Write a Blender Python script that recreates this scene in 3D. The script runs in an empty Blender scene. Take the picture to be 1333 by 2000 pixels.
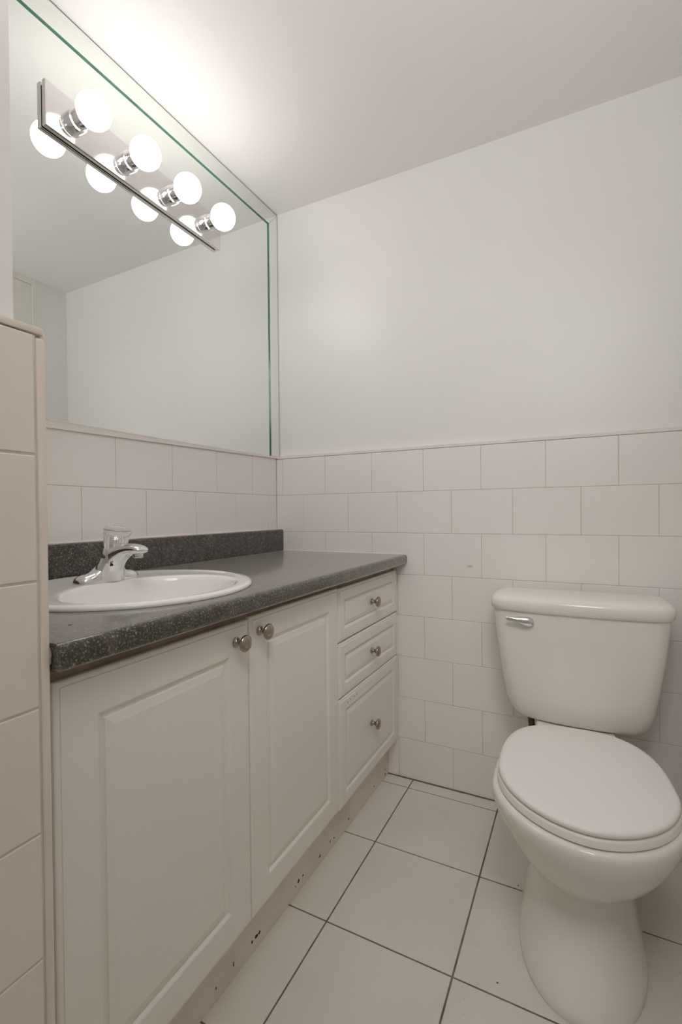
import bpy, bmesh, math, random
from mathutils import Vector, Matrix
from math import sin, cos, pi, radians

S = bpy.context.scene
COL = S.collection

# ------------------------------------------------------------------ camera
F_PX = 913.02                      # focal length in pixels of the 1333 x 2000 frame
yaw, pitch, roll = radians(26.9584), radians(-0.5662), radians(-0.5563)
fw = Vector((-sin(yaw) * cos(pitch), cos(yaw) * cos(pitch), sin(pitch)))
rt = Vector((cos(yaw), sin(yaw), 0.0))
up = rt.cross(fw)
r2 = cos(roll) * rt + sin(roll) * up
u2 = -sin(roll) * rt + cos(roll) * up
cd = bpy.data.cameras.new('camera')
cd.sensor_fit = 'VERTICAL'
cd.sensor_height = 36.0
cd.lens = F_PX * 36.0 / 2000.0
cd.shift_y = 9.0 / 2000.0
cd.clip_start = 0.02
cam = bpy.data.objects.new('camera', cd)
COL.objects.link(cam)
M = Matrix((r2, u2, -fw)).transposed().to_4x4()
M.translation = Vector((1.15199, -1.65883, 0.99824))
cam.matrix_world = M
S.camera = cam

# ------------------------------------------------------------------ light and exposure
BULB_STRENGTH = 11.4
BULB_COLOR = (1.0, 0.965, 0.935)
BOUNCE_WATTS = 4.6
FILL_WATTS = 1.9
w = bpy.data.worlds.new('world')
S.world = w
w.use_nodes = True
w.node_tree.nodes['Background'].inputs[0].default_value = (0.9, 0.95, 1.0, 1)
w.node_tree.nodes['Background'].inputs[1].default_value = 0.0
vs = S.view_settings
vs.view_transform = 'Standard'
vs.look = 'None'
vs.exposure = 0.0
vs.gamma = 1.0
vs.use_curve_mapping = False
S.cycles.use_denoising = True
S.cycles.max_bounces = 16
S.cycles.diffuse_bounces = 10
S.cycles.glossy_bounces = 8
S.cycles.transmission_bounces = 10
S.cycles.sample_clamp_indirect = 8.0
# added, unseen source behind the camera, aimed at the ceiling so its light comes back soft
def lamp(name, loc, size, watts, aim, color, spread=180):
    ld = bpy.data.lights.new(name, 'AREA')
    ld.shape = 'DISK'; ld.size = size
    ld.energy = watts
    ld.color = color
    ld.spread = radians(spread)
    lo = bpy.data.objects.new(name, ld)
    COL.objects.link(lo)
    lo.location = loc
    lo.rotation_euler = (Vector(aim) - Vector(loc)).to_track_quat('-Z', 'Y').to_euler()
lamp('added_bounce_light', (1.20, -1.92, 1.50), 0.30, BOUNCE_WATTS, (1.08, -1.15, 2.27), (1.0, 0.985, 0.985), 110)
lamp('added_fill_light', (1.25, -1.62, 2.00), 0.6, FILL_WATTS, (0.72, -0.1, 0.55), (1.0, 0.985, 0.985), 82)  # added unseen fill from upper right, lifts the cabinet and lower back wall

# ------------------------------------------------------------------ material helpers
def mat(name, col, rough=0.5, metal=0.0, spec=0.5, coat=0.0):
    m = bpy.data.materials.new(name)
    m.use_nodes = True
    b = m.node_tree.nodes['Principled BSDF']
    b.inputs['Base Color'].default_value = (*col, 1)
    b.inputs['Roughness'].default_value = rough
    b.inputs['Metallic'].default_value = metal
    b.inputs['Specular IOR Level'].default_value = spec
    b.inputs['Coat Weight'].default_value = coat
    return m

def node(m, t, **kw):
    n = m.node_tree.nodes.new(t)
    for k, v in kw.items():
        setattr(n, k, v)
    return n

def link(m, a, b):
    m.node_tree.links.new(a, b)

def pb(m):
    return m.node_tree.nodes['Principled BSDF']

def coords(m, scale=1.0):
    tc = node(m, 'ShaderNodeTexCoord')
    mp = node(m, 'ShaderNodeMapping')
    sc = scale if isinstance(scale, tuple) else (scale,) * 3
    mp.inputs['Scale'].default_value = sc
    link(m, tc.outputs['Object'], mp.inputs['Vector'])
    return mp.outputs['Vector']

def vary(m, c1, c2, scale, lo=0.35, hi=0.65, detail=4):
    """noise blend between two colours on the base colour"""
    n = node(m, 'ShaderNodeTexNoise')
    n.inputs['Scale'].default_value = scale
    n.inputs['Detail'].default_value = detail
    link(m, coords(m), n.inputs['Vector'])
    r = node(m, 'ShaderNodeValToRGB')
    r.color_ramp.elements[0].position = lo
    r.color_ramp.elements[0].color = (*c1, 1)
    r.color_ramp.elements[1].position = hi
    r.color_ramp.elements[1].color = (*c2, 1)
    link(m, n.outputs['Fac'], r.inputs['Fac'])
    link(m, r.outputs['Color'], pb(m).inputs['Base Color'])
    return r.outputs['Color']

def bump(m, scale, strength, dist=0.002, detail=3):
    n = node(m, 'ShaderNodeTexNoise')
    n.inputs['Scale'].default_value = scale
    n.inputs['Detail'].default_value = detail
    link(m, coords(m), n.inputs['Vector'])
    b = node(m, 'ShaderNodeBump')
    b.inputs['Strength'].default_value = strength
    b.inputs['Distance'].default_value = dist
    link(m, n.outputs['Fac'], b.inputs['Height'])
    link(m, b.outputs['Normal'], pb(m).inputs['Normal'])

# ------------------------------------------------------------------ materials
PAINT = mat('wall_paint', (0.80, 0.785, 0.77), 0.38, spec=0.5)
vary(PAINT, (0.825, 0.815, 0.802), (0.84, 0.83, 0.818), 3.0)
bump(PAINT, 90, 0.05, 0.001)
CEIL = mat('ceiling_paint', (0.80, 0.775, 0.76), 0.8, spec=0.2)
vary(CEIL, (0.865, 0.85, 0.838), (0.88, 0.865, 0.853), 2.0)
TILE = mat('wall_tile_glaze', (0.76, 0.725, 0.695), 0.28, spec=0.4)
vary(TILE, (0.855, 0.825, 0.80), (0.87, 0.842, 0.82), 2.2)
bump(TILE, 14, 0.05, 0.002, 1)
TILEP = mat('wall_tile_bounce_tint', (0.80, 0.76, 0.71), 0.30, spec=0.4)  # same wall tile, with dimmer beige bounce light painted into the colour
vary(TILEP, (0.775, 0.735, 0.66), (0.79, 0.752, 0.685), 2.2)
GROUT = mat('wall_grout', (0.68, 0.64, 0.60), 0.9, spec=0.2)
vary(GROUT, (0.57, 0.525, 0.48), (0.66, 0.62, 0.58), 12)
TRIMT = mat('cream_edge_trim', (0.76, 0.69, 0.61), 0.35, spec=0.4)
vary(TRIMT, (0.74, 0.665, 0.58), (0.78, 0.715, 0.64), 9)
CAULK = mat('white_cap', (0.80, 0.77, 0.74), 0.5, spec=0.3)
vary(CAULK, (0.78, 0.75, 0.72), (0.82, 0.79, 0.76), 20)

FLOORT = mat('floor_tile_glaze', (0.66, 0.635, 0.58), 0.36, spec=0.4)
c = vary(FLOORT, (0.725, 0.70, 0.635), (0.76, 0.74, 0.68), 5.0)
def specks(m, base, scale, thr, dark, clump_scale=5.0, clump=0.50):
    v = node(m, 'ShaderNodeTexVoronoi')
    v.inputs['Scale'].default_value = scale
    link(m, coords(m), v.inputs['Vector'])
    lt = node(m, 'ShaderNodeMath', operation='LESS_THAN')
    lt.inputs[1].default_value = thr
    link(m, v.outputs['Distance'], lt.inputs[0])
    n = node(m, 'ShaderNodeTexNoise')
    n.inputs['Scale'].default_value = clump_scale
    n.inputs['Detail'].default_value = 5
    link(m, coords(m), n.inputs['Vector'])
    gt = node(m, 'ShaderNodeMath', operation='GREATER_THAN')
    gt.inputs[1].default_value = clump
    link(m, n.outputs['Fac'], gt.inputs[0])
    mu = node(m, 'ShaderNodeMath', operation='MULTIPLY')
    link(m, lt.outputs[0], mu.inputs[0]); link(m, gt.outputs[0], mu.inputs[1])
    mx = node(m, 'ShaderNodeMix', data_type='RGBA')
    link(m, mu.outputs[0], mx.inputs['Factor'])
    link(m, base, mx.inputs['A'])
    mx.inputs['B'].default_value = (*dark, 1)
    link(m, mx.outputs['Result'], pb(m).inputs['Base Color'])
    return mx.outputs['Result']
c2 = specks(FLOORT, c, 85, 0.095, (0.50, 0.47, 0.42), 6.0, 0.55)
specks(FLOORT, c2, 9, 0.022, (0.10, 0.085, 0.07), 6.0, 0.40)
bump(FLOORT, 25, 0.05, 0.002, 2)
FGROUT = mat('floor_grout', (0.2, 0.17, 0.14), 0.95, spec=0.1)
vary(FGROUT, (0.155, 0.125, 0.098), (0.25, 0.21, 0.175), 25)

THERMO = mat('cabinet_white', (0.74, 0.715, 0.665), 0.38, spec=0.4)
vary(THERMO, (0.815, 0.785, 0.73), (0.83, 0.80, 0.75), 4)
KICK = mat('toe_kick_board', (0.62, 0.56, 0.50), 0.55, spec=0.3)
vary(KICK, (0.72, 0.64, 0.575), (0.79, 0.725, 0.665), 8)
RAIL = mat('raw_top_rail', (0.30, 0.235, 0.18), 0.7, spec=0.2)
vary(RAIL, (0.24, 0.185, 0.14), (0.36, 0.29, 0.225), 14)
CHIP = mat('dark_chip', (0.05, 0.035, 0.025), 0.8, spec=0.2)
vary(CHIP, (0.04, 0.03, 0.02), (0.09, 0.06, 0.04), 60)
STAIN = mat('tan_stain', (0.60, 0.52, 0.38), 0.4, spec=0.4)
vary(STAIN, (0.62, 0.54, 0.40), (0.76, 0.70, 0.61), 60)

NICKEL = mat('brushed_nickel', (0.40, 0.355, 0.30), 0.24, 1.0)
bump(NICKEL, 300, 0.05, 0.0003)
CHROME = mat('chrome', (0.86, 0.86, 0.87), 0.11, 1.0)
vary(CHROME, (0.76, 0.77, 0.78), (0.82, 0.82, 0.83), 10)
BARM = mat('satin_chrome_plate', (0.80, 0.78, 0.785), 0.09, 1.0)
vary(BARM, (0.79, 0.77, 0.775), (0.81, 0.79, 0.795), 6)
MIRR = mat('mirror_silver', (0.86, 0.895, 0.868), 0.0, 1.0)
GEDGE = mat('green_glass_edge', (0.10, 0.22, 0.165), 0.12, spec=0.6)
vary(GEDGE, (0.085, 0.20, 0.15), (0.12, 0.25, 0.19), 30)
DARK = mat('dark_recess', (0.03, 0.03, 0.032), 0.6, spec=0.2)

PORC = mat('porcelain', (0.77, 0.745, 0.685), 0.10, spec=0.5)
vary(PORC, (0.835, 0.81, 0.765), (0.845, 0.822, 0.78), 3)
SINKP = mat('sink_porcelain', (0.86, 0.845, 0.83), 0.10, spec=0.5)
SEATP = mat('seat_plastic', (0.87, 0.84, 0.82), 0.30, spec=0.4)
HOSE = mat('dark_braided_hose', (0.10, 0.085, 0.07), 0.45, 0.4)
def braid(m):
    wv = node(m, 'ShaderNodeTexWave')
    wv.inputs['Scale'].default_value = 120
    link(m, coords(m), wv.inputs['Vector'])
    r = node(m, 'ShaderNodeValToRGB')
    r.color_ramp.elements[0].color = (0.05, 0.04, 0.033, 1)
    r.color_ramp.elements[1].color = (0.17, 0.145, 0.12, 1)
    link(m, wv.outputs['Fac'], r.inputs['Fac'])
    link(m, r.outputs['Color'], pb(m).inputs['Base Color'])
braid(HOSE)

ACRYL = mat('clear_acrylic', (0.98, 0.975, 0.97), 0.14)
pb(ACRYL).inputs['Transmission Weight'].default_value = 0.80
pb(ACRYL).inputs['IOR'].default_value = 1.47

LAM = mat('dark_speckled_laminate', (0.05, 0.045, 0.04), 0.35, spec=0.35, coat=1.0)
def laminate(m):
    pb(m).inputs['Coat Roughness'].default_value = 0.09
    pb(m).inputs['Sheen Weight'].default_value = 0.45
    pb(m).inputs['Sheen Roughness'].default_value = 0.32
    pb(m).inputs['Sheen Tint'].default_value = (1.0, 0.95, 0.91, 1)
    pb(m).inputs['Coat IOR'].default_value = 1.5
    vec = coords(m)
    n1 = node(m, 'ShaderNodeTexNoise')
    n1.inputs['Scale'].default_value = 28; n1.inputs['Detail'].default_value = 6
    n1.inputs['Roughness'].default_value = 0.7
    link(m, vec, n1.inputs['Vector'])
    r1 = node(m, 'ShaderNodeValToRGB')
    e = r1.color_ramp.elements
    e[0].position = 0.33; e[0].color = (0.012, 0.010, 0.0085, 1)
    e[1].position = 0.72; e[1].color = (0.085, 0.074, 0.062, 1)
    k = e.new(0.52); k.color = (0.028, 0.024, 0.020, 1)
    link(m, n1.outputs['Fac'], r1.inputs['Fac'])
    # brown-red clouds
    n2 = node(m, 'ShaderNodeTexNoise')
    n2.inputs['Scale'].default_value = 45; n2.inputs['Detail'].default_value = 3
    link(m, vec, n2.inputs['Vector'])
    r2_ = node(m, 'ShaderNodeValToRGB')
    r2_.color_ramp.elements[0].position = 0.58; r2_.color_ramp.elements[0].color = (0, 0, 0, 1)
    r2_.color_ramp.elements[1].position = 0.70; r2_.color_ramp.elements[1].color = (1, 1, 1, 1)
    link(m, n2.outputs['Fac'], r2_.inputs['Fac'])
    mx = node(m, 'ShaderNodeMix', data_type='RGBA')
    link(m, r2_.outputs['Color'], mx.inputs['Factor'])
    link(m, r1.outputs['Color'], mx.inputs['A'])
    mx.inputs['B'].default_value = (0.075, 0.05, 0.038, 1)
    # pale flecks
    n3 = node(m, 'ShaderNodeTexNoise')
    n3.inputs['Scale'].default_value = 300; n3.inputs['Detail'].default_value = 4
    n3.inputs['Roughness'].default_value = 0.65
    link(m, vec, n3.inputs['Vector'])
    r3 = node(m, 'ShaderNodeValToRGB')
    r3.color_ramp.elements[0].position = 0.54; r3.color_ramp.elements[0].color = (0, 0, 0, 1)
    r3.color_ramp.elements[1].position = 0.70; r3.color_ramp.elements[1].color = (1, 1, 1, 1)
    link(m, n3.outputs['Fac'], r3.inputs['Fac'])
    mx2 = node(m, 'ShaderNodeMix', data_type='RGBA')
    link(m, r3.outputs['Color'], mx2.inputs['Factor'])
    link(m, mx.outputs['Result'], mx2.inputs['A'])
    mx2.inputs['B'].default_value = (0.36, 0.34, 0.29, 1)
    link(m, mx2.outputs['Result'], pb(m).inputs['Base Color'])
    bp_ = node(m, 'ShaderNodeBump')
    bp_.inputs['Strength'].default_value = 0.03; bp_.inputs['Distance'].default_value = 0.0003
    link(m, n3.outputs['Fac'], bp_.inputs['Height'])
    link(m, bp_.outputs['Normal'], pb(m).inputs['Normal'])
laminate(LAM)

BULB = bpy.data.materials.new('lit_opal_glass')
BULB.use_nodes = True
_b = pb(BULB)
_b.inputs['Base Color'].default_value = (0.9, 0.88, 0.85, 1)
_b.inputs['Roughness'].default_value = 0.3
_b.inputs['Emission Color'].default_value = (*BULB_COLOR, 1)
_b.inputs['Emission Strength'].default_value = BULB_STRENGTH

# ------------------------------------------------------------------ mesh helpers
def box(bm, x0, x1, y0, y1, z0, z1, bev=0.0, seg=2, mi=0):
    r = bmesh.ops.create_cube(bm, size=1.0)
    vsx = r['verts']
    for v in vsx:
        v.co = Vector((x0 + (v.co.x + .5) * (x1 - x0), y0 + (v.co.y + .5) * (y1 - y0), z0 + (v.co.z + .5) * (z1 - z0)))
    fs = set()
    for v in vsx:
        fs.update(v.link_faces)
    for f in fs:
        f.material_index = mi
    if bev > 0:
        es = set()
        for v in vsx:
            es.update(v.link_edges)
        bmesh.ops.bevel(bm, geom=list(es), offset=bev, segments=seg, profile=0.5, affect='EDGES', clamp_overlap=True, material=-1)

def rings(bm, rs, cap0=True, cap1=True, closed=True, mi=0):
    """loft through lists of points (all the same length)"""
    L = [[bm.verts.new(p) for p in r] for r in rs]
    n = len(L[0])
    for a, b in zip(L, L[1:]):
        for i in range(n if closed else n - 1):
            j = (i + 1) % n
            f = bm.faces.new((a[i], a[j], b[j], b[i]))
            f.material_index = mi
    if cap0:
        bm.faces.new(list(reversed(L[0]))).material_index = mi
    if cap1:
        bm.faces.new(L[-1]).material_index = mi
    return L

def lathe(bm, prof, n=40, mx=None, flute=None, cap0=True, cap1=True, mi=0):
    """profile of (radius, height) about z, then moved by mx"""
    mx = mx or Matrix()
    rs = []
    for (r, h) in prof:
        ring = []
        for i in range(n):
            a = 2 * pi * i / n
            k = flute(a, h) if flute else 0.0
            ring.append(mx @ Vector(((r + k) * cos(a), (r + k) * sin(a), h)))
        rs.append(ring)
    rings(bm, rs, cap0, cap1, mi=mi)

def tube(bm, pts, rad, n=14, mi=0):
    rs = []
    for i, p in enumerate(pts):
        p = Vector(p)
        a = Vector(pts[max(i - 1, 0)]); b = Vector(pts[min(i + 1, len(pts) - 1)])
        t = (b - a).normalized()
        s = t.cross(Vector((0.3, 0.9, 0.1))).normalized()
        q = t.cross(s)
        r = rad[i] if isinstance(rad, (list, tuple)) else rad
        rs.append([p + r * (cos(2 * pi * k / n) * s + sin(2 * pi * k / n) * q) for k in range(n)])
    rings(bm, rs, mi=mi)

def obj(name, bm, mats, parent=None, smooth=None):
    bmesh.ops.recalc_face_normals(bm, faces=bm.faces)
    me = bpy.data.meshes.new(name)
    bm.to_mesh(me)
    bm.free()
    if not isinstance(mats, (list, tuple)):
        mats = [mats]
    for m in mats:
        me.materials.append(m)
    if smooth is not None:
        for p in me.polygons:
            p.use_smooth = True
        me.set_sharp_from_angle(angle=radians(smooth))
    o = bpy.data.objects.new(name, me)
    COL.objects.link(o)
    if parent is not None:
        o.parent = parent
        root = parent
        while root.parent is not None:
            root = root.parent
        if root.type == 'EMPTY':
            me.transform(root.matrix_basis.inverted())
    return o

def thing(name, label, cat, loc, group=None, rotz=0.0):
    o = bpy.data.objects.new(name, None)
    o.empty_display_size = 0.1
    o.matrix_basis = Matrix.Translation(Vector(loc)) @ Matrix.Rotation(rotz, 4, 'Z')
    COL.objects.link(o)
    o['label'] = label; o['category'] = cat
    if group:
        o['group'] = group
    return o

def tag(o, label, cat, group=None):
    o['label'] = label; o['category'] = cat
    if group:
        o['group'] = group
    return o

def struct(o):
    o['kind'] = 'structure'
    return o

def BM():
    return bmesh.new()

def tile_piece(bm, O, U, V, N, u0, u1, v0, v1, th, ch, mi=0):
    """one tile: chamfered slab on the plane O + uU + vV, front face at height th along N"""
    def P(u, v, h):
        return bm.verts.new(O + U * u + V * v + N * h)
    back = [P(u0, v0, 0), P(u1, v0, 0), P(u1, v1, 0), P(u0, v1, 0)]
    mid = [P(u0, v0, th - ch * 0.7), P(u1, v0, th - ch * 0.7), P(u1, v1, th - ch * 0.7), P(u0, v1, th - ch * 0.7)]
    fr = [P(u0 + ch, v0 + ch, th), P(u1 - ch, v0 + ch, th), P(u1 - ch, v1 - ch, th), P(u0 + ch, v1 - ch, th)]
    for A, B in ((back, mid), (mid, fr)):
        for i in range(4):
            j = (i + 1) % 4
            bm.faces.new((A[i], A[j], B[j], B[i])).material_index = mi
    bm.faces.new(fr).material_index = mi

# ------------------------------------------------------------------ the room
XR = 1.445          # right painted wall
YB = 0.02           # back painted wall
YF = -2.45          # wall behind the camera
ZT = 1.2248         # top of the wall tiles
TH, TW = 0.1537, 0.205
GR = 0.00095         # half a grout joint
def ceil_z(x, y):
    return 2.272 - 0.0107 * x + 0.0145 * y

bm = BM()
tiles_f = []
FX, FY, FT = 0.599, -0.0556, 0.3076
g = 0.0021
xs = [FX + FT * i for i in range(-3, 4)]
ys = [FY - FT * j for j in range(-1, 10)]
for i in range(len(xs) - 1):
    for j in range(len(ys) - 1):
        x0, x1 = max(xs[i] + g, -0.02), min(xs[i + 1] - g, XR + 0.02)
        y1, y0 = min(ys[j] - g, -0.003), ys[j + 1] + g
        if x1 - x0 < 0.01 or y1 - y0 < 0.01:
            continue
        tile_piece(bm, Vector((0, 0, -0.006)), Vector((1, 0, 0)), Vector((0, 1, 0)), Vector((0, 0, 1)), x0, x1, y0, y1, 0.006, 0.0008, 0)
box(bm, -0.12, XR + 0.14, -3.4, 0.12, -0.10, -0.0018, mi=1)
struct(obj('floor', bm, [FLOORT, FGROUT]))

bm = BM()
cs = [(-0.12, YB + .1), (XR + .12, YB + .1), (XR + .12, -3.4), (-0.12, -3.4)]
rings(bm, [[(x, y, ceil_z(x, y)) for x, y in cs], [(x, y, 2.45) for x, y in cs]])
struct(obj('ceiling', bm, CEIL))

def wall(name, x0, x1, y0, y1, z0=-0.05, z1=2.32):
    b = BM()
    box(b, x0, x1, y0, y1, z0, z1)
    return struct(obj(name, b, PAINT))

wb = wall('wall_back', -0.12, XR + .12, YB, YB + .1)
wl = wall('wall_left', -0.12, -0.006, -1.36, YB)
wr = wall('wall_right', XR, XR + .12, -3.4, YB)
wp = wall('wall_partition', -0.12, 0.55, -3.4, -1.335)
bm = BM()                                                   # wall behind the camera with its open doorway
box(bm, 0.55, 0.64, YF - .1, YF, -.05, 2.32)
box(bm, 1.36, XR, YF - .1, YF, -.05, 2.32)
box(bm, 0.64, 1.36, YF - .1, YF, 2.03, 2.32)
struct(obj('wall_front', bm, PAINT))
bm = BM()
box(bm, 0.645, 1.355, YF - .06, YF - .02, 0.008, 2.025, .002, 1)
struct(obj('door_1', bm, PAINT))

def courses(bm, O, U, N, start, length, first_joint, half_first, ztop, rows, th=0.0, zlow=0.0):
    """running bond from the top down; joints at first_joint + k TW along U, shifted by half on every second row"""
    V = Vector((0, 0, 1))
    for k in range(rows):
        z1 = ztop(k) - GR; z0 = max(ztop(k + 1) + GR, zlow)
        off = first_joint + (0.5 * TW if (k % 2) ^ half_first else 0.0)
        j = -4
        while off + j * TW < length:
            u0 = max(off + j * TW + GR, start); u1 = min(off + (j + 1) * TW - GR, length)
            if u1 - u0 > 0.006:
                tile_piece(bm, O, U, V, N, u0, u1, z0, z1, 0.020, 0.0009, 0)
            j += 1

zr = lambda k: ZT - k * TH
# back wall: tile face at y = 0
bm = BM()
courses(bm, Vector((0, YB, 0)), Vector((1, 0, 0)), Vector((0, -1, 0)), 0.001, 1.424, 0.2367, False, zr, 8, zlow=0.001)
box(bm, -0.005, 1.4255, 0.0010, YB, 0.0, ZT - 0.001, mi=1)
o = obj('tile_wainscot', bm, [TILE, GROUT], wb)
bm = BM()
box(bm, -0.0045, 1.43, 0.0004, YB, ZT + 0.0004, ZT + 0.0125, 0.002, 2)
obj('tile_cap', bm, CAULK, wb)
# a dirty line of grout where the wall meets the floor
bm = BM()
box(bm, 0.40, 1.42, -0.0032, 0.0, -0.001, 0.0032)
obj('grout_line', bm, FGROUT, wb)
# stain on one tile
def blob(bm, O, U, V, N, ru, rv, h=0.0004, n=12, seed=0, mi=0, skew=0.0):
    rnd = random.Random(seed)
    rs = [(1 + rnd.uniform(-.3, .25)) for _ in range(n)]
    lo = [O + U * (ru * rs[i] * cos(2 * pi * i / n)) + V * (rv * rs[i] * sin(2 * pi * i / n) + skew * ru * cos(2 * pi * i / n)) for i in range(n)]
    hi = [O + (p - O) * .9 + N * h for p in lo]
    rings(bm, [lo, hi], True, True, mi=mi)
bm = BM()
blob(bm, Vector((0.812, 0.0003, 0.804)), Vector((1, 0, 0)), Vector((0, 0, 1)), Vector((0, -1, 0)), 0.013, 0.005, 0.0006, 14, 3)
obj('stain', bm, STAIN, wb)

# left wall: tile face at x = 0
bm = BM()
courses(bm, Vector((-0.02, 0, 0)), Vector((0, -1, 0)), Vector((1, 0, 0)), 0.001, 1.307, 0.1639, False, lambda k: zr(k) + (0.004 if k == 0 else 0), 8, zlow=0.001)
box(bm, -0.02, -0.0010, -1.307, -0.0005, 0.0, ZT - 0.001, mi=1)
obj('tile_wainscot', bm, [TILE, GROUT], wl)

# right wall: tile face at x = 1.425
bm = BM()
courses(bm, Vector((XR, 0, 0)), Vector((0, -1, 0)), Vector((-1, 0, 0)), 0.001, 2.3, 0.14, True, zr, 8, zlow=0.001)
box(bm, 1.4262, XR, -2.3, 0.0, 0.0, ZT - 0.001, mi=1)
obj('tile_wainscot', bm, [TILE, GROUT], wr)
bm = BM()
box(bm, 1.4245, XR, -2.3, 0.0, ZT + 0.0008, ZT + 0.0125, 0.003, 2)
obj('tile_cap', bm, CAULK, wr)

# panelled door frame high on the right wall (seen in the mirror)
bm = BM()
zc = ceil_z(XR, -0.4)
box(bm, XR - 0.010, XR, -0.172, -0.150, ZT + 0.02, zc + 0.004, 0.003)
box(bm, XR - 0.010, XR, -0.90, -0.878, ZT + 0.02, zc + 0.004, 0.003)
box(bm, XR - 0.010, XR, -0.8775, -0.1725, zc - 0.026, zc + 0.004, 0.003)
box(bm, XR - 0.004, XR, -0.877, -0.173, ZT + 0.02, zc - 0.03)
struct(obj('trim_1', bm, CAULK))

# partition: tiled to the same height, the tiles stand 2 cm proud of the paint
XP, YP = 0.5665, -1.307
bm = BM()
V = Vector((0, 0, 1))
ztp = lambda k: (ZT - 0.008) if k == 0 else ZT - k * TH
for k in range(8):
    z1 = ztp(k) - .0014; z0 = max(ztp(k + 1) + .0014, .001)
    off = 1.3205
    for j in range(5):
        u0 = off + (j - (0.5 if (k % 2 and j > 0) else 0)) * TW + .0013
        u1 = off + (j + 1 - (0.5 if k % 2 else 0)) * TW - .0013
        tile_piece(bm, Vector((XP - .02, 0, 0)), Vector((0, -1, 0)), V, Vector((1, 0, 0)), u0, u1, z0, z1, .02, .0012)
box(bm, 0.5, XP - .0012, -2.35, -1.3195, 0, ZT - .009, mi=1)
box(bm, 0.0, XP - .006, -1.335, YP - 0.0005, 0, ZT - .001, mi=0)
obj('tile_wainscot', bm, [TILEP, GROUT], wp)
bm = BM()
box(bm, XP - .016, XP, -1.3192, YP, 0.0, ZT - 0.0105, .0035, 3)
box(bm, 0.02, XP - .002, YP - .006, YP + .0012, ZT - .012, ZT - .002, .002, 2)
obj('corner_trim', bm, TRIMT, wp, 40)
bm = BM()
box(bm, XP - .02, XP + .0003, -2.35, -1.3105, ZT - .0070, ZT + .0020, .0016, 2)
obj('tile_cap', bm, TRIMT, wp, 40)
bm = BM()
blob(bm, Vector((XP - .004, YP + 0.0002, 0.822)), Vector((1, 0, 0)), Vector((0, 0, 1)), Vector((0, 1, 0)), 0.004, 0.010, 0.0008, 12, 5)
obj('stain', bm, STAIN, wp)

# ------------------------------------------------------------------ mirror
mt = thing('wall_mirror', 'large frameless wall mirror with mirrored border strips above the vanity', 'mirror', (0, -0.66, ZT))
bm = BM()
yl = -1.333
def mtop(y):
    return ceil_z(0, y) - 0.005
ml = [(yl, 1.2245), (0.016, 1.236), (0.016, mtop(0.016)), (yl, mtop(yl))]
rings(bm, [[(-0.005, y, z) for y, z in ml], [(0.0, y, z) for y, z in ml]])
for f in bm.faces:
    f.material_index = 0 if all(abs(v.co.x) < 1e-6 for v in f.verts) else 1
obj('mirror_glass', bm, [MIRR, GEDGE], mt)
SW, ST = 0.061, 0.0052
def strip(name, poly):
    b = BM()
    inner = [(0.0004, *p) for p in poly]
    outer = [(ST, *p) for p in poly]
    L = rings(b, [inner, outer], True, True)
    for f in b.faces:
        f.material_index = 0 if all(abs(v.co.x - ST) < 1e-6 for v in f.verts) else 1
    ob = obj(name, b, [MIRR, GEDGE], mt)
    return ob
yr = 0.0165
ysi = yr - 0.0575
strip('border_strip', [(yl, mtop(yl) - SW), (ysi - .0005, mtop(ysi) - SW), (yr - .0005, mtop(yr)), (yl, mtop(yl))])
strip('border_strip', [(ysi, 1.2375), (yr, 1.2375), (yr, mtop(yr) - .0006), (ysi, mtop(ysi) - SW - .0006)])
bm = BM()
ch = [(yl, 1.203, 1.2245), (0.0185, 1.2285, 1.2365)]
def chan(x):
    return [(x, ch[0][0], ch[0][1]), (x, ch[1][0], ch[1][1]), (x, ch[1][0], ch[1][2]), (x, ch[0][0], ch[0][2])]
rings(bm, [chan(-0.002), chan(0.0062)])
box(bm, 0.0045, 0.0068, yl, 0.018, 1.2285, 1.2305)
obj('bottom_channel', bm, CAULK, mt)

# ------------------------------------------------------------------ vanity light
BY = [-0.896, -0.742, -0.5865, -0.4275]
BX, BZ = 0.0925, 1.9905
lt = thing('vanity_light', 'chrome four-bulb vanity light bar fixed to the mirror', 'light', (0, -0.662, BZ))
bm = BM()
box(bm, 0.0032, 0.0165, -0.970, -0.354, BZ - 0.0560, BZ + 0.0560, 0.0028, 2)
obj('backplate', bm, BARM, lt)
bm = BM()
box(bm, 0.0008, 0.0032, -0.964, -0.360, BZ - 0.050, BZ + 0.050)
obj('mounting_pan', bm, DARK, lt)
RX = Matrix.Rotation(radians(90), 4, 'Y')
for k, y in enumerate(BY):
    T = Matrix.Translation((0.0165, y, BZ)) @ RX
    bm = BM()
    lathe(bm, [(.0262, 0), (.0262, .0155), (.0255, .0172), (.0240, .0178), (.0240, .0186), (.0226, .0192), (.0226, .0395), (.0215, .0412), (.0205, .036)], 40, T)
    s = obj('socket', bm, CHROME, lt, 40)
    bm = BM()
    pr = []
    R = 0.0405
    cxb = BX - 0.0165
    pr = [(.0135, .034), (.0150, .039)]
    a0 = math.asin(.018 / R)
    for i in range(22):
        a = a0 + (pi - a0) * i / 21
        pr.append((max(R * sin(a), .0002), cxb - R * cos(a)))
    lathe(bm, pr, 40, T)
    obj('bulb', bm, BULB, lt, 60)

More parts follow.
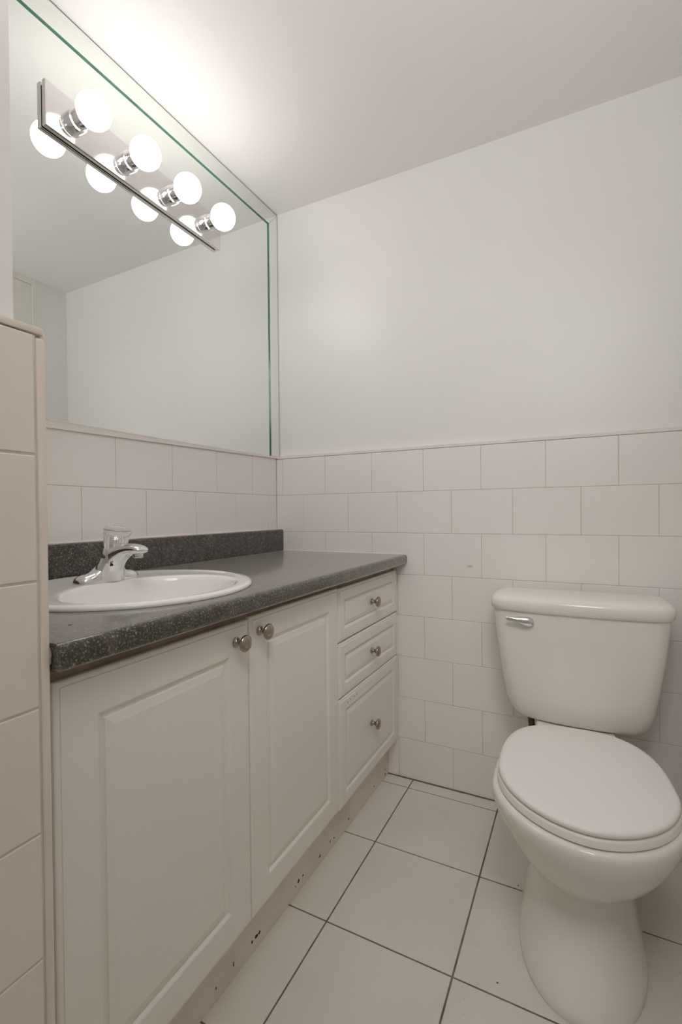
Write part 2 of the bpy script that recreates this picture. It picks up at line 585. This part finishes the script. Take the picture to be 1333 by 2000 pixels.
# ------------------------------------------------------------------ countertop
CT, CB, XN = 0.838, 0.8025, 0.583
YE = -1.3048
ct = thing('countertop', 'dark speckled laminate countertop with rounded front edge', 'countertop', (0.3, -0.65, CB))
prof = [(0.0, CB + .006), (0.545, CB + .006), (0.545, CB)]
def arc(cx, cz, r, a0, a1, n=7):
    return [(cx + r * cos(radians(a0 + (a1 - a0) * i / (n - 1))), cz + r * sin(radians(a0 + (a1 - a0) * i / (n - 1)))) for i in range(n)]
prof += arc(XN - .009, CB + .009, .009, -90, 0) + arc(XN - .012, CT - .012, .012, 0, 90) + [(0.0, CT)]
bm = BM()
rings(bm, [[(x, YE, z) for x, z in prof], [(x, -0.0004, z) for x, z in prof]])
slab = obj('slab', bm, LAM, ct)
bmc = BM()
SX, SY = 0.294, -0.957
lathe(bmc, [(0.233, CB - .05), (0.233, CT + .05)], 96, Matrix.Translation((SX, SY, 0)))
cut = obj('cut', bmc, LAM)
md = slab.modifiers.new('b', 'BOOLEAN'); md.operation = 'DIFFERENCE'; md.object = cut; md.solver = 'EXACT'
md.use_self = False
cut.matrix_world = Matrix.Translation(-Vector((0, 0, 0)))
bpy.context.view_layer.update()
dg = bpy.context.evaluated_depsgraph_get()
me2 = bpy.data.meshes.new_from_object(slab.evaluated_get(dg))
slab.modifiers.clear()
slab.data = me2
bpy.data.objects.remove(cut)
for p in me2.polygons:
    p.use_smooth = True
me2.set_sharp_from_angle(angle=radians(25))
# backsplash
BT = 0.9275
pr2 = [(0.0003, CT + .0002), (0.032, CT + .0002)] + arc(0.032 - .006, BT - .006, .006, 0, 90, 5) + [(0.0003, BT)]
bm = BM()
rings(bm, [[(x, YE, z) for x, z in pr2], [(x, -0.0006, z) for x, z in pr2]])
obj('backsplash', bm, LAM, ct, 35)
bm = BM()
box(bm, 0.0, 0.004, YE, -0.001, BT - .001, BT + .0022, .001, 1)
box(bm, 0.03, 0.57, -0.0026, 0.0, CT - .001, CT + .0016, .0006, 1)
obj('caulk_bead', bm, CAULK, ct)
def chipmark(x, y, ru, rv, sd):
    b = BM()
    blob(b, Vector((x, y, CT)), Vector((1, 0, 0)), Vector((0, 1, 0)), Vector((0, 0, 1)), ru, rv, 0.0005, 9, sd)
    obj('chip', b, CHIP, ct)
chipmark(0.493, -1.235, .0016, .0028, 1)
chipmark(0.537, -1.045, .0012, .0030, 2)
chipmark(0.50, -0.52, .0014, .0018, 4)

# ------------------------------------------------------------------ vanity cabinet
XF = 0.545
vc = thing('vanity_cabinet', 'white raised-panel vanity cabinet under the dark countertop', 'cabinet', (0.28, -0.65, 0))
bm = BM()
ZB0, ZB1 = 0.150, 0.800
box(bm, 0.004, XF - .030, -1.2985, -1.284, ZB0, ZB1)          # left end
box(bm, 0.004, XF - .019, -0.019, -0.003, ZB0, ZB1)           # right end
box(bm, 0.004, XF - .019, -0.493, -0.478, ZB0, ZB1)           # divider
box(bm, 0.004, XF - .019, -1.2878, -0.4932, ZB0, ZB0 + .016)   # bottoms
box(bm, 0.004, XF - .019, -0.4778, -0.0192, ZB0, ZB0 + .016)
box(bm, 0.004, 0.012, -1.2878, -0.0192, ZB0 + .017, ZB1)       # back
obj('carcass', bm, THERMO, vc)
bm = BM()
box(bm, XF - .040, XF - .012, -1.3030, -0.012, 0.7765, 0.8018, .001, 1)
obj('top_rail', bm, RAIL, vc)['label'] = 'raw brown rail under the countertop'
bm = BM()
rings(bm, [[(0.462, -1.303, z0), (0.4815, -1.303, z0), (0.500, -0.0015, z0), (0.480, -0.0015, z0)] for z0 in (0.0005, 0.1497)])
for i, (y, z, a, b_) in enumerate([(-.134, .020, .004, .002), (-.335, .0217, .004, .0035), (-.4321, .0215, .003, .0035), (-.4567, .0253, .002, .006),
        (-.5146, .0212, .004, .004), (-.522, .022, .0015, .003), (-.6052, .0294, .003, .004), (-.6271, .0289, .005, .005), (-.6406, .0246, .0018, .003), (-.7925, .0266, .0045, .004),
        (-.8038, .0272, .007, .0045), (-.8191, .0261, .0045, .004), (-.8818, .0299, .0018, .0065), (-.9356, .0272, .0015, .003), (-.0306, .0117, .006, .002),
        (-.030, .028, .004, .002), (-1.02, .024, .002, .004), (-1.10, .03, .004, .003)]):
    x = 0.4815 + (y + 1.303) / 1.3015 * 0.0185
    blob(bm, Vector((x - .0002, y, z)), Vector((0.014, 1, 0)), Vector((0, 0, 1)), Vector((1, 0, 0)), a, b_, 0.0006, 9, i + 20, mi=1)
obj('toe_kick', bm, [KICK, CHIP], vc)['label'] = 'chipped pinkish toe kick board'

def panel_front(y0, y1, z0, z1, fr, wide, dp=0.0065, holes=()):
    """moulded front: rounded rim, flat frame fr wide, cove, raised field"""
    prof = [(0.0, -.018), (0.0, -.0052), (.0012, -.0030), (.0035, -.0018), (.0085, -.0014), (.0093, 0.0),
            (fr, 0.0), (fr + .0025, -.0012), (fr + .006, -dp * .85), (fr + .009, -dp), (fr + .012, -dp),
            (fr + .014, -dp + .0018), (fr + wide * .55, -dp * .45), (fr + wide * .9, -.0012), (fr + wide, -.0006), (fr + wide + .0025, 0.0)]
    b = BM()
    rs = []
    for d, h in prof:
        rs.append([(XF + h, y0 + d, z0 + d), (XF + h, y1 - d, z0 + d), (XF + h, y1 - d, z1 - d), (XF + h, y0 + d, z1 - d)])
    rings(b, rs)
    for i, (y, z) in enumerate(holes):
        blob(b, Vector((XF - .0002, y, z)), Vector((0, 1, 0)), Vector((0, 0, 1)), Vector((1, 0, 0)), .0024, .0022, 0.0004, 8, i + 60, mi=1)
    return b

def knob(y, z, parent):
    T = Matrix.Translation((XF, y, z)) @ RX
    b = BM()
    lathe(b, [(.0100, 0), (.0103, .0015), (.0098, .0035), (.0070, .0055), (.0055, .0085), (.0055, .0125), (.0075, .0155), (.0120, .0185), (.0155, .0212),
              (.0168, .0242), (.0165, .0262), (.0150, .0280), (.0110, .0302), (.0055, .0314), (.0008, .0317)], 36, T)
    k_ = obj('knob', b, NICKEL, parent, 40)
    k_['label'] = 'brushed nickel knob'
    return k_

d1 = obj('door', panel_front(-1.2918, -0.8885, 0.1505, 0.7795, 0.062, 0.024), [THERMO, CHIP], vc)
knob(-0.931, 0.7425, d1)
d2 = obj('door', panel_front(-0.8855, -0.4875, 0.1510, 0.7830, 0.056, 0.024), [THERMO, CHIP], vc)
knob(-0.8545, 0.748, d2)
w1 = obj('drawer', panel_front(-0.4840, -0.0075, 0.6255, 0.7800, 0.034, 0.020), [THERMO, CHIP], vc)
knob(-0.2510, 0.7045, w1)
w2 = obj('drawer', panel_front(-0.4840, -0.0095, 0.4645, 0.6215, 0.034, 0.020), [THERMO, CHIP], vc)
knob(-0.2545, 0.5440, w2)
w3 = obj('drawer', panel_front(-0.4855, -0.0125, 0.1460, 0.4610, 0.036, 0.022, holes=[(-.4331, .4396), (-.4153, .4416), (-.3884, .4412), (-.3678, .4400)]), [THERMO, CHIP], vc)
knob(-0.2600, 0.3085, w3)

# ------------------------------------------------------------------ sink
sk = thing('sink', 'white round drop-in sink set into the dark countertop', 'sink', (SX, SY, CT))
N = 96
def ell(cx, cy, rx, ry, z):
    return [(cx + rx * cos(2 * pi * i / N), cy + ry * sin(2 * pi * i / N), z) for i in range(N)]
OR = (SX, SY, 0.245, 0.249)
IN = (0.3655, -0.968, 0.150, 0.185)
def mixe(t, s=1.0, z=0.0):
    a = [OR[i] + (IN[i] - OR[i]) * t for i in range(4)]
    return ell(a[0], a[1], a[2] * s, a[3] * s, z)
rs = [mixe(0, .955, CT - .02), mixe(0, .96, CT + .0004), mixe(0, 1.0, CT + .0004), mixe(0, 1.003, CT + .003), mixe(0, 1.0, CT + .0058), mixe(0, .990, CT + .0085), mixe(0, .972, CT + .0098), mixe(0, .955, CT + .0098),
      mixe(.18, 1.0, CT + .0088), mixe(.45, 1.0, CT + .0080), mixe(.75, 1.0, CT + .0082), mixe(.90, 1.0, CT + .0085)]
for s_, z_ in ((1.01, .0080), (.99, .0066), (.972, .0030), (.955, -.004), (.93, -.018), (.89, -.040), (.82, -.068), (.70, -.095), (.52, -.113), (.30, -.122), (.14, -.1245)):
    rs.append(ell(IN[0] - (1 - s_) * .015, IN[1], IN[2] * s_, IN[3] * s_, CT + z_))
rs.append(ell(IN[0] - .0129, IN[1], IN[2] * .13, IN[3] * .105, CT - .128))
bm = BM()
rings(bm, rs, False, False)
obj('basin', bm, SINKP, sk, 50)
bm = BM()
lathe(bm, [(.0235, -.0035), (.0235, .0005), (.021, .0012), (.016, -.0012), (.0005, -.0016)], 32, Matrix.Translation((IN[0] - .0129, IN[1], CT - .1245)))
obj('drain', bm, CHROME, sk, 40)

# ------------------------------------------------------------------ faucet
FXc, FYc, FZc = 0.188, -0.949, CT + .0085
fc = thing('faucet', 'chrome single-knob faucet with clear handle on the sink rim', 'faucet', (FXc, FYc, FZc))
FM = Matrix.Translation((FXc, FYc, FZc))
bm = BM()
# base with two sloping wings, lofted along y
NB = 22
secs = [(-.0800, .006, .004), (-.0785, .014, .009), (-.074, .0195, .0145), (-.066, .0225, .0185), (-.056, .0235, .0205), (-.046, .0235, .022), (-.038, .0232, .027), (-.029, .0235, .036), (-.021, .0240, .043), (-.014, .0245, .047),
        (0, .0250, .048), (.014, .0245, .047), (.021, .0240, .043), (.029, .0235, .036), (.038, .0232, .027), (.046, .0235, .022), (.056, .0235, .0205), (.066, .0225, .0185), (.074, .0195, .0145), (.0785, .014, .009), (.0800, .006, .004)]
rs = []
for y, d, h in secs:
    y *= 0.93
    ring = []
    for i in range(NB):
        a = pi * i / (NB - 1)
        e = 0.72
        hz = h * abs(sin(a)) ** e
        ring.append(FM @ Vector((d * math.copysign(abs(cos(a)) ** e, cos(a)) + 0.42 * max(hz - .018, 0), y, hz)))
    rs.append(ring)
rings(bm, rs)
# column below the knob
tilt = Matrix.Rotation(radians(13), 4, 'Y')
KM = FM @ Matrix.Translation((.021, 0, .0445)) @ tilt
rs = []
for z, cx_, rx_, ry_ in ((.0, .004, .028, .038), (.012, .005, .0278, .0372), (.026, .0085, .0272, .0345), (.038, .0135, .0268, .0305), (.048, .0185, .0266, .0275), (.054, .0215, .0262, .0263)):
    rs.append([FM @ Vector((cx_ + rx_ * cos(2 * pi * i / 40), ry_ * sin(2 * pi * i / 40), z)) for i in range(40)])
rings(bm, rs)
lathe(bm, [(.0262, 0), (.0258, .012), (.0240, .022), (.0232, .0275), (.0215, .0285), (.012, .0288)], 40, KM)
# spout with its deep web
st = [(.0, .0005, .054, .018), (.012, .0005, .064, .0245), (.022, .002, .0712, .0250), (.028, .010, .0722, .0240), (.034, .0215, .0732, .0230),
      (.043, .0335, .0745, .0215), (.055, .0440, .0760, .0198), (.068, .0515, .0772, .0185), (.082, .0560, .0776, .0178), (.096, .0580, .0768, .0178), (.107, .0588, .0748, .0176), (.115, .0598, .0718, .0165), (.120, .0615, .0690, .0135), (.1215, .0635, .0670, .008)]
rs = []
for x, z0, z1, hw in st:
    z1 *= 1.11
    z0 *= 1.10
    ring = []
    for i in range(28):
        a = 2 * pi * i / 28
        e = 0.62
        cy_, cz_ = math.copysign(abs(cos(a)) ** e, cos(a)), math.copysign(abs(sin(a)) ** e, sin(a))
        k = 1.0 - 0.10 * max(0, -cz_)
        ring.append(FM @ Vector((x, hw * cy_ * k, (z0 + z1) / 2 + (z1 - z0) / 2 * cz_)))
    rs.append(ring)
rings(bm, rs)
obj('body', bm, CHROME, fc, 50)
bm = BM()
lathe(bm, [(.0105, 0), (.0108, .002), (.0108, .009), (.0100, .012)], 28, FM @ Matrix.Translation((.1035, 0, .0560)))
obj('aerator', bm, CHROME, fc, 40)
bm = BM()
def fl(a, h):
    return (.0011 * cos(18 * a)) if .004 < h < .036 else 0.0
HM = KM @ Matrix.Translation((0, 0, .0292))
lathe(bm, [(.0195, 0), (.0215, .0015), (.0225, .005), (.0240, .014), (.0255, .024), (.0268, .034), (.0280, .0375), (.0290, .041), (.0290, .0455), (.0275, .0485), (.0225, .0500), (.0195, .0485), (.0100, .0482), (.0005, .0482)], 108, HM, fl)
kn = obj('handle', bm, ACRYL, fc, 50)
kn['label'] = 'clear fluted acrylic handle'
bm = BM()
lathe(bm, [(.0085, .001), (.0105, .004), (.0105, .030), (.0075, .034), (.0005, .0345)], 28, HM)
obj('stem', bm, CHROME, kn, 40)
# small black mark on the near side of the spout web
bm = BM()
def mark(bm, pts, x0, z0, y):
    lo_ = [FM @ Vector((x0 + a * 1.2, y + .0042, z0 + b * 1.2)) for a, b in pts]
    hi_ = [FM @ Vector((x0 + a * 1.2, y, z0 + b * 1.2)) for a, b in pts]
    rings(bm, [lo_, hi_])
MX, MZ, MY = 0.040, 0.042, -.0205
mark(bm, [(-.0025, -.0045), (-.0005, -.0045), (.0012, .0045), (-.0002, .0045)], MX, MZ, MY)
mark(bm, [(.0002, -.0008), (.0012, .0012), (.0026, -.0040), (.0014, -.0042)], MX, MZ, MY)
mark(bm, [(.0026, .0022), (.0040, .0046), (.0032, .0048), (.0022, .0026)], MX, MZ, MY)
obj('mark', bm, CHIP, fc)

# ------------------------------------------------------------------ toilet
TXC = 1.157
tl = thing('toilet', 'white two-piece toilet with closed lid beside the vanity', 'toilet', (TXC, -0.45, 0))
def TRZ(z):
    t = min(max((z - .15) / .15, 0), 1)
    return Matrix.Translation((1.151 + .006 * t, -0.45, 0)) @ Matrix.Rotation(radians(0.8 + 3.0 * t), 4, 'Z') @ Matrix.Translation((0, 0.45, 0))
TR = TRZ(0.4)
NT = 72
def egg(w_, yf, yb, ym, z, pf=2.0, pbk=2.0, dx=0.0):
    """plan outline: superellipse halves, yf front (negative), yb back, widest at ym"""
    out = []
    for i in range(NT):
        a = 2 * pi * i / NT
        c_, s_ = cos(a), sin(a)
        p = pf if s_ < 0 else pbk
        L_ = (ym - yf) if s_ < 0 else (yb - ym)
        out.append(TRZ(z) @ Vector((dx + w_ * math.copysign(abs(c_) ** (2 / p), c_), ym + L_ * math.copysign(abs(s_) ** (2 / p), s_), z)))
    return out
bm = BM()
B = [(.130, -.662, -.16, -.43, 0.000, 2.2, 3.0), (.132, -.664, -.16, -.43, 0.006, 2.2, 3.0), (.130, -.659, -.16, -.43, 0.020, 2.2, 3.0), (.122, -.634, -.16, -.42, .050, 2.2, 3.0),
     (.115, -.607, -.16, -.41, .085, 2.1, 3.0), (.109, -.584, -.16, -.41, .120, 2.1, 3.0), (.105, -.567, -.16, -.41, .150, 2.1, 3.0), (.104, -.560, -.16, -.41, .172, 2.1, 3.0),
     (.110, -.570, -.16, -.42, .184, 2.1, 3.0), (.121, -.592, -.16, -.43, .200, 2.05, 2.8), (.137, -.622, -.17, -.45, .224, 2.0, 2.6), (.152, -.648, -.18, -.47, .252, 1.98, 2.6), (.1645, -.668, -.20, -.485, .282, 1.95, 2.6),
     (.1770, -.680, -.21, -.495, .306, 1.92, 2.6, -.002), (.1835, -.688, -.215, -.50, .322, 1.9, 2.6, -.003), (.1885, -.694, -.22, -.50, .340, 1.9, 2.6, -.004), (.1900, -.6960, -.22, -.50, .354, 1.9, 2.6, -.004), (.1890, -.695, -.222, -.50, .362, 1.9, 2.6, -.004), (.185, -.691, -.225, -.50, .3670, 1.9, 2.6, -.004), (.176, -.681, -.235, -.50, .3686, 1.9, 2.6, -.003)]
rings(bm, [egg(*b) for b in B])
# shelf that carries the tank
def rrect(w_, y0, y1, z, r=.03):
    out = []
    for cx_, cy_, a0 in ((w_ - r, y1 - r, 0), (-w_ + r, y1 - r, 90), (-w_ + r, y0 + r, 180), (w_ - r, y0 + r, 270)):
        for i in range(6):
            a = radians(a0 + 90 * i / 5)
            out.append(TR @ Vector((cx_ + r * cos(a), cy_ + r * sin(a), z)))
    return out
rings(bm, [rrect(.085, -.30, -.06, .20), rrect(.092, -.30, -.045, .26), rrect(.099, -.30, -.035, .31), rrect(.103, -.30, -.033, .355), rrect(.101, -.30, -.035, .3745), rrect(.095, -.30, -.04, .3775)])
obj('bowl', bm, PORC, tl, 60)
# seat ring and lid
bm = BM()
sw = dict(pf=2.05, pbk=2.35)
def seat_out(s, z, e=0.0):
    return egg(.1790 + e, -.6845 - e, -.236 + e, -.495, z, 1.87, 2.8, -.002)
rings(bm, [seat_out(1, .3696, -.005), seat_out(1, .3706, -.001), seat_out(1, .3730, .0020), seat_out(1, .3845, .0008), seat_out(1, .3880, -.0015), seat_out(1, .3893, -.006), seat_out(1, .3896, -.03)])
obj('seat', bm, SEATP, tl, 50)
bm = BM()
rings(bm, [seat_out(1, .3913, -.008), seat_out(1, .3918, -.0025), seat_out(1, .3935, -.0008), seat_out(1, .3985, -.0010), seat_out(1, .4015, -.0030), seat_out(1, .4035, -.0070), seat_out(1, .4045, -.014), seat_out(1, .4052, -.035), seat_out(1, .4058, -.08), seat_out(1, .4060, -.14)])
obj('seat_lid', bm, SEATP, tl, 50)
for sx in (-.075, .075):
    bm = BM()
    T = TR @ Matrix.Translation((sx, -.250, .386)) @ RX
    lathe(bm, [(.008, -.020), (.0095, -.018), (.0095, .018), (.008, .020)], 20, T)
    obj('hinge', bm, SEATP, tl, 40)
# tank: bowed front, tapering to a rounded bottom
def tank_ring(hw, yb, yf, bow, z, r=.035, e=0.0):
    """closed outline; front bows out by bow at the centre"""
    pts = []
    hw2, yb2, yf2 = hw + e, yb + e * .3, yf - e
    n = 16
    for i in range(n + 1):                                   # front, left to right
        t = -1 + 2 * i / n
        x = hw2 * t
        y = yf2 - bow * (1 - t * t)
        pts.append((x, y))
    q = []
    # rounded corners by clipping the outline ends
    side = []
    front = [(x, y) for x, y in pts if abs(x) < hw2 - r * .999]
    yl_ = yf2 - bow * (1 - ((hw2 - r) / hw2) ** 2)
    cr = [(hw2 - r + r * sin(radians(a)), yl_ + r - r * cos(radians(a))) for a in (0, 18, 36, 54, 72, 90)]
    cl = [(-x, y) for x, y in reversed(cr)]
    rb = min(r, .02)
    br = [(hw2 - rb + rb * cos(radians(a)), yb2 - rb + rb * sin(radians(a))) for a in (0, 30, 60, 90)]
    bl = [(-x, y) for x, y in reversed(br)]
    out = cl + front + cr + br + bl
    return [Vector((x + TDX, y, z)) for x, y in out]
TDX = 1.145
def tank_rings(spec):
    rr = [tank_ring(*s_) for s_ in spec]
    n = min(len(r_) for r_ in rr)
    assert all(len(r_) == n for r_ in rr), [len(r_) for r_ in rr]
    return rr
NFIX = True
def tank_ring(hw, yb, yf, bow, z, r=.035, e=0.0):
    hw2, yb2, yf2 = hw + e, yb + e * .3, yf - e
    xi = hw2 - r
    fr = []
    for i in range(15):
        x = -xi + 2 * xi * (i + 1) / 16
        fr.append((x, yf2 - bow * (1 - (x / hw2) ** 2)))
    yl_ = yf2 - bow * (1 - (xi / hw2) ** 2)
    cr = [(xi + r * sin(radians(a)), yl_ + r - r * cos(radians(a))) for a in (0, 18, 36, 54, 72, 90)]
    cl = [(-x, y) for x, y in reversed(cr)]
    rb = min(r, .02)
    br = [(hw2 - rb + rb * cos(radians(a)), yb2 - rb + rb * sin(radians(a))) for a in (0, 30, 60, 90)]
    bl = [(-x, y) for x, y in reversed(br)]
    return [Vector((x + TDX, y, z)) for x, y in cl + fr + cr + br + bl]
bm = BM()
spec = [(.140, -.055, -.150, .018, .3780, .05), (.155, -.045, -.162, .019, .3795, .05), (.1665, -.038, -.170, .020, .385, .05), (.1755, -.034, -.176, .020, .395, .05), (.1830, -.032, -.180, .020, .410, .05),
        (.1935, -.030, -.185, .020, .44, .05), (.2035, -.028, -.189, .020, .50, .05), (.2125, -.028, -.192, .020, .56, .05), (.2200, -.028, -.194, .020, .62, .05), (.2260, -.028, -.196, .020, .68, .05), (.2275, -.028, -.196, .020, .7015, .05)]
rings(bm, [tank_ring(*s_) for s_ in spec])
obj('tank', bm, PORC, tl, 50)
bm = BM()
L0 = (.2355, -.022, -.203, .021)
rings(bm, [tank_ring(*L0, .7020, .06, -.008), tank_ring(*L0, .7026, .06, -.003), tank_ring(*L0, .7055, .06, 0.0), tank_ring(*L0, .720, .06, .0015), tank_ring(*L0, .731, .06, .0010), tank_ring(*L0, .738, .06, -.003),
           tank_ring(*L0, .7425, .06, -.0105), tank_ring(*L0, .7448, .06, -.022), tank_ring(*L0, .7462, .06, -.045)])
obj('tank_lid', bm, PORC, tl, 50)
# flush lever
bm = BM()
hy = -0.208
T = Matrix.Translation((1.0215, hy, .6765)) @ Matrix.Rotation(radians(90), 4, 'X')
rs = []
def lev(x, z, hz, d0, d1, n=20):
    out = []
    for i in range(n):
        a = 2 * pi * i / n
        out.append(Vector((x, hy - (d0 + d1) / 2 - (d1 - d0) / 2 * sin(a), z + hz * cos(a))))
    return out
rs = [lev(1.0365, .6755, .003, .003, .012), lev(1.0345, .6755, .0085, .001, .014), lev(1.029, .6757, .0125, .000, .017), lev(1.021, .676, .0140, .000, .019), lev(1.011, .677, .0135, .002, .020), lev(1.002, .678, .0115, .006, .021),
      lev(.993, .6795, .0090, .010, .022), lev(.982, .6815, .0072, .012, .0225), lev(.970, .683, .0066, .013, .0225), lev(.963, .684, .0052, .014, .022), lev(.960, .684, .002, .016, .020)]
rings(bm, rs)
obj('flush_lever', bm, CHROME, tl, 50)['label'] = 'chrome flush lever'

# supply hose behind the toilet
bm = BM()
pts = [(1.0120, -.100, .392), (1.0180, -.101, .345), (1.0215, -.098, .30), (1.022, -.080, .25), (1.022, -.066, .21), (1.020, -.040, .185), (1.018, 0.002, .180)]
tube(bm, pts, [.0095, .0095, .0090, .0075, .0075, .0075, .0075])
hs = obj('supply_hose', bm, HOSE, tl, 50)
hs['label'] = 'dark braided water hose below the tank'
